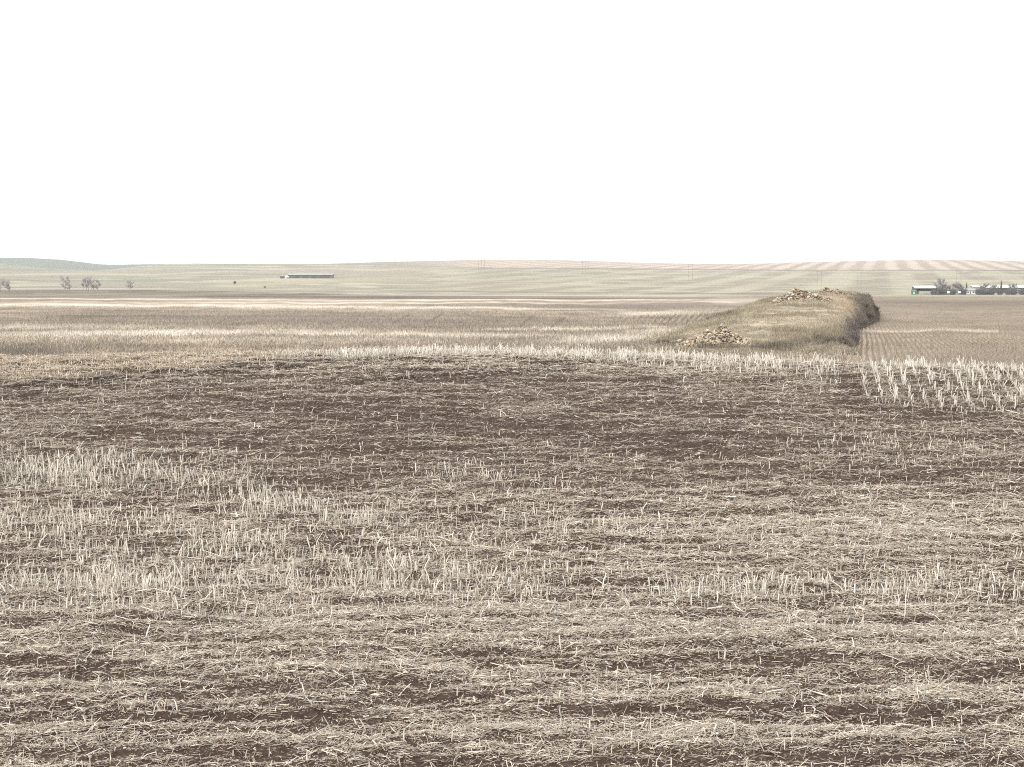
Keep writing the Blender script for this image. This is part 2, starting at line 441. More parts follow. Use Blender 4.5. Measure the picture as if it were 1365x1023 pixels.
# ------------------------------------------------------------------ straw and stubble
def straw_colours(n, white=0.0):
    a = RNG.random(n)[:, None]
    base = np.where(a < .46, np.array([[.70, .615, .495]]), np.where(a < .72, np.array([[.46, .38, .288]]), np.where(a < .88, np.array([[.40, .36, .305]]), np.array([[.235, .175, .13]]))))
    base = base * (.8 + .4 * RNG.random(n))[:, None]
    w = np.asarray(white) * np.ones(n)
    return np.clip(base * (1 - w[:, None]) + np.array([[.82, .765, .665]]) * w[:, None] * (.85 + .25 * RNG.random(n))[:, None], .05, .85)

def sample_near(n, y0=16.5, y1=51.0):
    """even scatter over the slope, four metres wider than the view on either side"""
    y = RNG.random(int(n * 1.6)) * (y1 - y0) + y0
    y = y[RNG.random(len(y)) < (.30 * y + 4) / (.30 * y1 + 4)][:n]
    return (RNG.random(len(y)) * 2 - 1) * (.30 * y + 4), y

def tan_field(px, py):
    """the untilled stubble above the slanting wheel tracks"""
    ln = np.interp(px, [-300, 0, 250, 470, 520], [528, 511, 492, 468, 440])
    return 1 - sstep(-5, 5, py - ln + (fbm(px / 40, py / 6, 97, 2) - .5) * 9)

def lying_straw():
    A = Acc()
    for _ in range(5):
        x, y = sample_near(900000)
        z = ground_z(x, y)
        px, py, bare, stand, matt, st, st2 = near_masks(x, y, z)
        mic = micro(x, y)
        tanf = tan_field(px, py)
        mid = sstep(485, 520, py) * (1 - sstep(600, 700, py))
        p = .40 + .46 * matt - .48 * bare + .25 * (st2 - .5) + .10 * sstep(640, 760, py) - .03 * mid
        p = p - .12 * (1 - sstep(360, 760, px)) * sstep(600, 640, py) * (1 - sstep(770, 810, py))
        p = p + 1.0 * (fbm(x / 3.5, (y - .05 * x) / .8, 83, 3) - .5) * (.25 + .4 * mid) + 2.2 * mic
        rut = blobs(px, py, RUTS)
        p = p + .35 * tanf * (1 - rut) - .5 * rut
        keep = RNG.random(len(x)) < np.clip(p, .12, 1) * 1.0
        x, y, z, px, py, bare, matt, stand, mic, tanf, mid = (v[keep] for v in (x, y, z, px, py, bare, matt, stand, mic, tanf, mid))
        n = len(x)
        ang = RNG.normal(0, 1, n) * .8 + np.where(RNG.random(n) < .25, RNG.random(n) * 3.14, 0) + .05
        longer = RNG.random(n) < .085
        ln = np.where(longer, np.clip(RNG.lognormal(-2.15, .45, n), .06, .36), np.clip(RNG.lognormal(-3.30, .50, n), .012, .13))
        tilt = RNG.normal(0, .13, n)
        up = RNG.random(n) < (.06 + .14 * stand)
        tilt = np.where(up, RNG.uniform(.25, 1.2, n), tilt)
        bold = RNG.random(n) < .025
        r = RNG.uniform(.0015, .0046, n) * np.where(longer, 1.3, 1) * (1 - .15 * mid) * np.where(bold, 1.9, 1)
        dx = np.cos(ang) * np.cos(tilt) * ln / 2; dy = np.sin(ang) * np.cos(tilt) * ln / 2; dz = np.sin(tilt) * ln / 2
        lift = .006 + RNG.random(n) ** 1.5 * (.02 + .04 * matt) + np.abs(dz) * .9 + mic
        za = PS * dy
        C = straw_colours(n, np.clip(.10 + .22 * matt + .15 * stand - .05 * mid, 0, 1))
        dull = np.clip(.48 * mid + .30 * bare + .40 * (RNG.random(n) < .38), 0, .9)[:, None] * RNG.random(n)[:, None] * 1.3
        C = C * (1 - np.clip(dull, 0, .9)) + np.array([[.15, .11, .085]]) * np.clip(dull, 0, .9)
        C = np.where((bold | (longer & (RNG.random(n) < .3)))[:, None], np.array([[.83, .765, .655]]) * (.8 + .25 * RNG.random(n))[:, None], C)
        C = np.where(tanf[:, None] > .5, C * np.array([[.92, .87, .80]]), C)
        P0a = np.stack([x - dx, y - dy, z + lift - dz - za], 1); P1a = np.stack([x + dx, y + dy, z + lift + dz + za], 1)
        s = ~longer
        A.add(*prisms(np.stack([P0a[s], P1a[s]], 1), np.stack([r[s], r[s] * .85], 1), C[s]))
        s = longer; m = int(s.sum())
        sag = RNG.normal(0, .07, m) * ln[s]
        mp = np.stack([x[s] - np.sin(ang[s]) * sag, y[s] + np.cos(ang[s]) * sag, z[s] + lift[s] + np.abs(sag) * .4], 1)
        A.add(*prisms(np.stack([P0a[s], mp, P1a[s]], 1), np.stack([r[s], r[s] * 1.05, r[s] * .8], 1), C[s]))
    o = link('straw_litter', A.mesh('straw_litter'), M_STRAW)
    tag(o, 'pale chopped straw lying loose over the near brown slope', 'straw', kind='stuff')

def stalk_prisms(x, y, z, h, r, lean, C):
    n = len(x)
    a = RNG.random(n) * 6.283
    lx, ly = np.cos(a) * lean * h, np.sin(a) * lean * h
    b = RNG.normal(0, .05, n) * h
    P = np.stack([np.stack([x, y, z - .03], 1), np.stack([x + lx * .4 + b, y + ly * .4, z + h * .5], 1), np.stack([x + lx, y + ly, z + h], 1)], 1)
    return prisms(P, np.stack([r * 1.1, r, r * .85], 1), C)

def standing_stubble():
    A = Acc()
    x, y = sample_near(520000)
    # seed rows run across the slope low down and away from the viewer on the brow
    rs = .31
    z = ground_z(x, y)
    px0, py0 = project(x, y, z)
    brow = crest_band(px0, py0)
    w = x - .15 * y
    along = (brow > .3) & (px0 > 1140)
    snap = np.round(w / rs) * rs + RNG.normal(0, .026, len(x)) + (fbm(x / .5, y / .5, 84, 2) - .5) * .09
    x = np.where(along, snap + .15 * y, x)
    yr = y - .04 * x
    y = np.where(brow > .3, y, np.round(yr / rs) * rs + RNG.normal(0, .075, len(x)) + .04 * x)
    z = ground_z(x, y)
    px, py, bare, stand, matt, st, st2 = near_masks(x, y, z)
    brow = crest_band(px, py)
    lf = 1 - sstep(300, 420, px)
    fringe = tan_field(px, py) * .25 * (1 - blobs(px, py, RUTS))
    p = .012 + .42 * stand * np.clip(.35 + 2.2 * (st2 - .32), 0, 1.3) + .55 * brow * np.clip(.5 + 1.6 * (st2 - .35), .15, 1.2) + fringe - .006 * bare + .020 * sstep(560, 620, py) * (1 - bare)
    keep = RNG.random(len(x)) < p * np.where(brow > .25, np.interp(px, [740, 880, 1120, 1150], [.42, .24, .15, .20]), .62)
    x, y, z, px, py, stand, brow, lf = (v[keep] for v in (x, y, z, px, py, stand, brow, lf))
    n = len(x)
    big = RNG.random(n) < .22
    h = (.10 * (1 - .35 * tan_field(px, py)) + .09 * stand + brow * np.interp(px, [380, 760, 900, 1150, 1365], [.01, .07, .07, .08, .09])) * np.clip(RNG.normal(1, .33, n), .35, 1.9)
    r = RNG.uniform(.0042, .0085, n) * np.where(big, 1.5, 1) * (1 + .25 * brow)
    lean = np.abs(RNG.normal(0, .24, n)) + np.where(RNG.random(n) < .12, RNG.random(n) * .7, 0)
    C = straw_colours(n, np.clip(.35 + .6 * brow + .4 * stand + .5 * big, 0, .97))
    A.add(*stalk_prisms(x, y, z + micro(x, y) * .8, h, r, lean, C))
    # short grey-green stems between the stalks
    x, y = sample_near(370000)
    z = ground_z(x, y)
    px, py, bare, stand, matt, st, st2 = near_masks(x, y, z)
    brow = crest_band(px, py)
    keep = RNG.random(len(x)) < np.clip(.55 * stand + .35 * brow, 0, .7) * np.clip(.3 + 1.6 * (st2 - .3), .1, 1)
    x, y, z = x[keep], y[keep], z[keep]; n = len(x)
    C = np.array([[.36, .345, .285]]) * (.6 + .8 * RNG.random(n))[:, None]
    A.add(*stalk_prisms(x, y, z, RNG.uniform(.03, .13, n), RNG.uniform(.002, .005, n), np.abs(RNG.normal(0, .5, n)), C))
    o = link('stubble', A.mesh('stubble'), M_STRAW)
    tag(o, 'pale cut stalks standing in patches and along the brow', 'stubble', kind='stuff')

def valley_stubble():
    A = Acc()
    N = 260000
    y0, y1 = 140., 520.
    y = 1 / (RNG.random(N) * (1 / y0 - 1 / y1) + 1 / y1)
    x = (RNG.random(N) * 2 - 1) * (.30 * y + 12)
    w = x - .195 * y
    px, _ = project(x, y, x * 0 - 5)
    ins = mound_h(x, y) > .05
    z = ground_z(x, y)
    px, py = project(x, y, z)
    C = field_colour(px, py, x, y)
    keep = (~ins) & (RNG.random(N) < np.where(px > 1130, .03 + .5 * valley_row(x, y) ** 3, .75))
    x, y, z, C = x[keep], y[keep], z[keep], C[keep]
    n = len(x)
    C = C * np.where(px[keep] > 1130, .8 + .5 * RNG.random(n), .5 + 1.4 * RNG.random(n) ** 1.5)[:, None] + .04
    A.add(*stalk_prisms(x, y, z, RNG.uniform(.12, .42, n), RNG.uniform(.012, .030, n), np.abs(RNG.normal(0, .25, n)), np.clip(C, 0, .75)))
    o = link('stubble', A.mesh('valley_stubble'), M_STRAW)
    tag(o, 'fine tan stubble in rows over the valley floor', 'stubble', kind='stuff')

# ------------------------------------------------------------------ the grassy mound between the fields
_my = np.array([158, 175, 240, 310, 380, 425.])
_mxl = np.array([11.5, 13.5, 21.5, 33, 44, 54.])
_mxr = np.array([30.6, 33.3, 46.0, 63.2, 77.6, 85.])
_mhy = np.array([158, 170, 200, 240, 290, 320, 350, 385, 425.])
_mhh = np.array([.0, .2, .85, 1.95, 3.5, 4.15, 4.3, 3.6, -.2])
def mound_h(x, y):
    xl = np.interp(y, _my, _mxl); xr = np.interp(y, _my, _mxr)
    u = (x - xl) / (xr - xl)
    hh = np.interp(y, _mhy, _mhh)
    h = hh * sstep(0, .56, u) ** .75 * (1 - sstep(.93, 1.0, u)) * (1 - .13 * sstep(.80, .95, u))
    h = h + (fbm(x / 7, y / 8, 15, 3) - .5) * 1.1 * sstep(.05, .3, u) * (1 - sstep(.8, 1, u)) * np.clip(hh, 0, 1)
    return np.where((u > 0) & (u < 1) & (y > 158) & (y < 425), np.maximum(h, 0), 0)

def mound_z(x, y):
    return valley_z(x, y) + mound_h(x, y)

OCHRE = np.array([.355, .305, .225]); STRAWC = np.array([.465, .405, .31]); OLIVE = np.array([.24, .21, .14]); BRUSH = np.array([.165, .14, .112])
def mound_colour(px, py, X, Y):
    n1 = fbm(X / 11, Y / 7, 37, 4); n2 = fbm(X / 2, Y / 3, 39, 3)
    C = np.ones(px.shape + (3,)) * OCHRE
    C = C * (1 + 1.0 * (n2 - .5))[..., None]
    C = mixc(C, STRAWC, np.clip((n1 - .45) * 3.5, 0, 1) * .8)
    C = mixc(C, OLIVE * 1.35, np.clip((.47 - n1) * 5, 0, 1) * .75)
    pw = py + (n1 - .5) * 7
    C = mixc(C, OLIVE, blobs(px, pw, [(1030, 398, 70, 4.5, -.12, 1.0), (1015, 405, 45, 2.5, -.05, .9), (960, 421, 30, 6, -.15, .9), (1110, 452, 55, 10, -.05, .85), (1160, 398, 30, 4, 0, .9), (1050, 408, 40, 2, 0, .5)]))
    C = mixc(C, np.array([.42, .335, .24]), blobs(px, pw, [(1128, 408, 18, 16, 0, .8), (1075, 455, 40, 5, 0, .5)]))
    C = mixc(C, BRUSH, blobs(px, pw, [(1010, 466, 110, 3.5, 0, .85), (900, 462, 40, 5, 0, .8), (1110, 463, 50, 6, 0, .8)]))
    xl = np.interp(Y, _my, _mxl); xr = np.interp(Y, _my, _mxr); u = (X - xl) / (xr - xl)
    C = mixc(C, np.array([.165, .145, .11]) * (1 + 1.6 * (n2 - .5))[..., None], .9 * sstep(1128, 1150, px + (n1 - .5) * 40) * sstep(190, 230, Y))
    C = mixc(C, BRUSH, .8 * sstep(.92, .97, u))
    C = mixc(C, np.array([.45, .40, .31]), .7 * blobs(px, pw, [(1120, 471, 35, 3, 0, 1)]))
    return np.clip(C, .02, .7)

def mound():
    us = np.linspace(-.02, 1.02, 190); ys = np.linspace(157, 427, 230)
    U, Y = np.meshgrid(us, ys)
    xl = np.interp(Y, _my, _mxl); xr = np.interp(Y, _my, _mxr)
    X = xl + (xr - xl) * U
    h = mound_h(X, Y)
    edge = np.minimum(sstep(0, .05, U) * (1 - sstep(.97, 1, U)), sstep(158, 164, Y) * (1 - sstep(410, 424, Y)))
    Z = valley_z(X, Y) + h - .5 * (1 - edge) + .16 * edge + (fbm(X / .8, Y / .8, 55, 2) - .5) * .3 * edge
    px, py = project(X, Y, Z)
    o = link('mound', grid_mesh('mound', X, Y, Z, mound_colour(px, py, X, Y)), M_MOUND)
    tag(o, 'unploughed grassy mound carrying the stone heaps between two fields', 'mound', kind='structure')
    # dry grass on it
    A = Acc()
    N = 120000
    y = np.sqrt(RNG.random(N)) * 0 + 1 / (RNG.random(N) * (1 / 159 - 1 / 415) + 1 / 415)
    u = RNG.random(N)
    xl = np.interp(y, _my, _mxl); xr = np.interp(y, _my, _mxr)
    x = xl + (xr - xl) * u
    z = mound_z(x, y) + .1
    px, py = project(x, y, z)
    C = mound_colour(px, py, x, y) * (.75 + .6 * RNG.random(N))[:, None]
    n1 = fbm(x / 3, y / 5, 47, 3)
    hgt = RNG.uniform(.12, .5, N) * np.clip(3.2 * n1 - .9, .25, 1.8) * (1 + .5 * sstep(.85, .92, u))
    A.add(*stalk_prisms(x, y, z, hgt, RNG.uniform(.012, .028, N), np.abs(RNG.normal(0, .35, N)), np.clip(C, 0, .7)))
    o = link('grass', A.mesh('dry_grass'), M_GRASS)
    tag(o, 'dry tan grass covering the unploughed mound', 'grass', kind='stuff')

# ------------------------------------------------------------------ stones
def stone_mesh(name, r, c):
    """one angular fieldstone"""
    import bmesh
    bm = bmesh.new()
    bmesh.ops.create_icosphere(bm, subdivisions=2, radius=1)
    cuts = [(Vector((random.gauss(0, 1), random.gauss(0, 1), random.gauss(0, 1))).normalized(), random.uniform(.55, .85)) for _ in range(7)]
    for v in bm.verts:
        for nrm, d in cuts:
            k = v.co.dot(nrm)
            if k > d: v.co -= nrm * (k - d)
    sx, sy, sz = random.uniform(.9, 1.4), random.uniform(.7, 1.1), random.uniform(.5, .8)
    for v in bm.verts: v.co = Vector((v.co.x * sx, v.co.y * sy, v.co.z * sz)) * r
    me = bpy.data.meshes.new(name); bm.to_mesh(me); bm.free()
    a = me.color_attributes.new('col', 'FLOAT_COLOR', 'POINT')
    for d in a.data: d.color = (*c, 1)
    me.materials.append(M_STONE)
    me.shade_flat()
    return me

STONE_COLS = [(.50, .43, .31), (.43, .355, .25), (.56, .50, .39), (.33, .265, .19), (.37, .31, .24), (.24, .19, .145), (.30, .24, .18), (.45, .375, .28)]
STONES = [stone_mesh('stone', 1.0, STONE_COLS[i % len(STONE_COLS)]) for i in range(24)]

def heap(loc, shape, rs, n_extra, label, dark=0.0):
    """shape: list of (cx, cy, height, rx, ry); 100 stones as parts, the rest one part"""
    root = empty('rock_pile', loc)
    tag(root, label, 'rock pile', 'heaps of cleared fieldstone on the mound')
    def top(x, y):
        h = np.zeros_like(np.asarray(x, float))
        for (cx, cy, hh, rx, ry) in shape:
            q = np.sqrt(((x - cx) / rx) ** 2 + ((y - cy) / ry) ** 2)
            h = np.maximum(h, hh * np.clip(1 - q, 0, 1) ** .85)
        return h
    ext = max(abs(c[0]) + c[3] for c in shape); exy = max(abs(c[1]) + c[4] for c in shape)
    g = np.linspace(-1, 1, 46)
    GX, GY = np.meshgrid(g * ext, g * exy)
    GZ = top(GX, GY)
    GZ = np.where(GZ > 0.02, GZ - .12 + (fbm(GX / .4, GY / .4, 9, 2) - .5) * .25, -.6)
    C = np.ones(GX.shape + (3,)) * np.array([.14, .112, .085])
    link('earth_core', grid_mesh('earth_core', GX, GY, GZ, C), M_MOUND, root)
    pts = []
    tries = 0
    while len(pts) < 100 + n_extra and tries < 60000:
        tries += 1
        c = random.choice(shape)
        x = c[0] + random.uniform(-1, 1) * c[3] * 1.03; y = c[1] + random.uniform(-1, .55) * c[4]
        h = float(top(x, y))
        if h < .02 and random.random() < .93: continue
        r = rs * random.choice((.6, .8, .8, 1.0, 1.0, 1.25, 1.6))
        if any((x - a) ** 2 + (y - b) ** 2 + (h - cc) ** 2 < (.50 * (r + rr)) ** 2 for a, b, cc, rr in pts): continue
        pts.append((x, y, h, r))
    pts.sort(key=lambda p: -p[3])
    mb = Acc()
    for i, (x, y, h, r) in enumerate(pts):
        me = random.choice(STONES)
        if dark and random.random() < dark: me = STONES[random.choice((3, 5, 6, 11, 13, 14))]
        rot = (random.uniform(-.6, .6), random.uniform(-.6, .6), random.uniform(0, 6.28))
        if i < 100:
            o = bpy.data.objects.new('stone', me); COL.objects.link(o); o.parent = root
            o.location = (x, y, h); o.rotation_euler = rot; o.scale = (r, r, r)
        else:
            from mathutils import Euler
            Rm = np.array(Euler(rot).to_matrix())
            V = np.empty(len(me.vertices) * 3, np.float32); me.vertices.foreach_get('co', V)
            V = (V.reshape(-1, 3) * r) @ Rm.T + np.array([x, y, h])
            T = np.empty(len(me.polygons) * 3, np.int32); me.polygons.foreach_get('vertices', T)
            mb.add(V, T.reshape(-1, 3), np.tile(np.array(me.color_attributes['col'].data[0].color[:3]), (len(V), 1)))
    if mb.V:
        o = link('rubble', mb.mesh('rubble', False), M_STONE, root); o['kind'] = 'stuff'
    return root

def mpt(px, py, lo=158, hi=420):
    ys = np.linspace(lo, hi, 3000); x = tang(px, py) * ys
    dz = elev(py) * ys - (mound_z(x, ys) + .16)
    k = int(np.argmax(dz < 0)) if (dz < 0).any() else len(ys) - 1
    return Vector((float(x[k]), float(ys[k]), float(mound_z(x[k], ys[k]) + .16)))

def stones():
    p = mpt(955, 463)
    heap(p - Vector((0, 0, .05)), [(-.6, 1.6, 1.6, 3.1, 2.0), (.75, 1.8, 2.15, 2.3, 2.0), (1.7, 1.6, 1.4, 2.2, 1.8), (-1.6, 1.4, 1.0, 2.0, 1.4)],   .165, 340,
         'broad stone heap by the brow, the largest of the three heaps')
    p = mpt(1066, 402.5)
    heap(p - Vector((0, 0, .05)), [(-.4, 1.6, 2.25, 3.0, 2.0), (-2.4, 1.3, 1.2, 1.9, 1.6), (1.0, 1.5, 2.0, 2.6, 1.7), (2.6, 1.4, 1.4, 3.0, 1.7), (4.2, 1.2, .8, 1.6, 1.3)], .21, 200,
         'pale stone heap on top of the mound, its base ringed by dry grass', .35)
    p = mpt(1104, 393)
    p2 = Vector((float(tang(1106) * 330), 330, 0)); p2.z = float(mound_z(p2.x, p2.y)) + .15
    heap(p2, [(-.6, .8, 1.25, 2.0, 1.4), (1.2, .8, 1.0, 2.0, 1.2)], .22, 0,
         'small dark stone heap just behind the pale one on top of the mound', .6)
    # loose boulders
    for (px, py, r, ci, lab) in ((907, 457.5, .42, 2, 'pale flat boulder lying beside the broad stone heap'), (917, 461.5, .2, 0, 'small pale boulder between the flat boulder and the broad heap'),
                                 (1128, 437, .3, 4, 'grey boulder by the brush on the grassy mound')):
        p = mpt(px, py)
        o = bpy.data.objects.new('boulder', STONES[ci]); COL.objects.link(o)
        o.location = p + Vector((0, 0, r * .2)); o.scale = (r * 1.15, r, r); o.rotation_euler = (.1, .1, random.uniform(0, 6))
        tag(o, lab, 'boulder', 'loose boulders on the mound')

# ------------------------------------------------------------------ trees and shrubs
def branch_tree(h, spread, seed, trunks=1, thick=.018, twigs=260, bare_h=.18, tw=.035, col=(.25, .225, .205)):
    """a leafless tree: (trunk and limbs, crown of twigs) as two accumulators"""
    rg = np.random.default_rng(seed)
    T, K = Acc(), Acc()
    limbs = []
    for _ in range(trunks):
        bx, by = (rg.normal(0, spread * .22, 2) if trunks > 1 else (0, 0))
        top = np.array([bx * 1.5 + rg.normal(0, .05 * h), by * 1.5 + rg.normal(0, .05 * h), h * rg.uniform(.82, .98)])
        base = np.array([bx, by, -.3]); mid = (base + top) / 2 + np.append(rg.normal(0, .03 * h, 2), 0)
        P = np.array([[base, mid, top]]); R = np.array([[thick * h, thick * h * .65, thick * h * .15]])
        T.add(*prisms(P, R, np.array([col]) * .8, 5))
        for _ in range(9):
            k = rg.uniform(bare_h + .08, .85)
            s = lerp(base, mid, k * 2) if k < .5 else lerp(mid, top, k * 2 - 1)
            a = rg.random() * 6.283; L = spread * rg.uniform(.5, 1.05) * (1.15 - .6 * k)
            e = s + np.array([math.cos(a) * L, math.sin(a) * L, L * rg.uniform(.5, 1.5)])
            e[2] = min(e[2], h)
            limbs.append((s, e))
            m = (s + e) / 2 + np.array([0, 0, -.06 * L])
            T.add(*prisms(np.array([[s, m, e]]), np.array([[thick * h * .42, thick * h * .3, thick * h * .1]]), np.array([col]) * .85, 4))
    n = twigs
    li = rg.integers(0, len(limbs), n)
    S = np.array([limbs[i][0] for i in li]); E = np.array([limbs[i][1] for i in li])
    k = rg.uniform(.25, 1.0, n)[:, None]
    s = S + (E - S) * k
    d = (E - S); d /= np.linalg.norm(d, axis=1, keepdims=True)
    d = d + rg.normal(0, .75, (n, 3)); d[:, 2] += .35; d /= np.linalg.norm(d, axis=1, keepdims=True)
    L = spread * rg.uniform(.2, .6, n)[:, None]
    e = s + d * L
    P = np.stack([s, (s + e) / 2 + rg.normal(0, .04, (n, 3)) * L, e], 1)
    R = np.stack([np.full(n, tw), np.full(n, tw * .8), np.full(n, tw * .35)], 1)
    K.add(*prisms(P, R, np.array([col]) * (.85 + .5 * rg.random(n))[:, None]))
    return T, K

def bare_tree(px, base_py, hpx, wpx, label, group, seed, loc=None, trunks=1, lo=900, hi=3200, **kw):
    p = loc or hit(px, base_py, lo, hi)
    s = p.y / F
    root = empty('bare_tree', p)
    tag(root, label, 'tree', group)
    T, K = branch_tree(hpx * s, wpx * s * .5, seed, trunks, **kw)
    link('trunk', T.mesh('trunk'), M_BARK, root); link('crown', K.mesh('crown'), M_BARK, root)
    return root

def conifer(px, base_py, hpx, wpx, label, seed, lo=1050, hi=1600):
    rg = np.random.default_rng(seed)
    p = hit(px, base_py, lo, hi); s = p.y / F; h = hpx * s; w = wpx * s * .5
    root = empty('conifer_tree', p); tag(root, label, 'tree', 'conifers by the farmstead')
    T = Acc(); T.add(*prisms(np.array([[[0, 0, -.3], [0, 0, h * .5], [0, 0, h * .97]]]), np.array([[.2, .14, .03]]), np.array([[.13, .10, .08]]), 6))
    link('trunk', T.mesh('trunk'), M_BARK, root)
    n = 420
    z = h * (.06 + .94 * rg.random(n) ** 1.2); a = rg.random(n) * 6.283
    R0 = w * (1 - z / h) ** .85 * rg.uniform(.45, 1.05, n) + .06
    s0 = np.stack([np.cos(a) * R0 * .1, np.sin(a) * R0 * .1, z], 1)
    e0 = np.stack([np.cos(a) * R0, np.sin(a) * R0, z - R0 * rg.uniform(.1, .5, n)], 1)
    P = np.stack([s0, (s0 + e0) / 2 + np.array([0, 0, .08]), e0], 1)
    R = np.stack([np.full(n, .06), np.full(n, .17), np.full(n, .03)], 1)
    C = np.array([[.055, .068, .05]]) * (.6 + .9 * rg.random(n))[:, None]
    K = Acc(); K.add(*prisms(P, R, C)); link('crown', K.mesh('crown'), M_GRASS, root)
    return root

def shrub(p, w, h, label, group, seed, col=(.16, .135, .115), n=260, tw=.03, cat='shrub'):
    rg = np.random.default_rng(seed)
    root = empty('shrub', p); tag(root, label, cat, group)
    a = rg.random(n) * 6.283; rr = np.sqrt(rg.random(n))
    s = np.stack([np.cos(a) * rr * w * .22, np.sin(a) * rr * w * .22, np.full(n, -.15)], 1)
    th = rr * 1.0 + rg.normal(0, .15, n)
    lump = .7 + .5 * vnoise(a * 1.6, rr * 3, seed)
    e = np.stack([np.cos(a) * np.sin(th) * w * .55 * lump, np.sin(a) * np.sin(th) * w * .45 * lump, np.clip(np.cos(th), .15, 1) * h * lump * rg.uniform(.7, 1.1, n)], 1)
    m = s + (e - s) * .55 + rg.normal(0, .04, (n, 3)) * w
    P = np.stack([s, m, e], 1); C = np.array([col]) * (.65 + .8 * rg.random(n))[:, None]
    K = Acc(); K.add(*prisms(P, np.stack([np.full(n, tw * 1.3), np.full(n, tw), np.full(n, tw * .4)], 1), C))
    # side twigs
    q = lerp(s, e, rg.uniform(.4, 1, n)[:, None]); d = rg.normal(0, 1, (n, 3)); d[:, 2] = np.abs(d[:, 2])
    q2 = q + d * .12 * w
    K2 = Acc(); K2.add(*prisms(np.stack([q, q2], 1), np.stack([np.full(n, tw * .7), np.full(n, tw * .3)], 1), C * 1.15))
    link('stem', K.mesh('stem'), M_BARK, root); link('twigs', K2.mesh('twigs'), M_BARK, root)
    return root

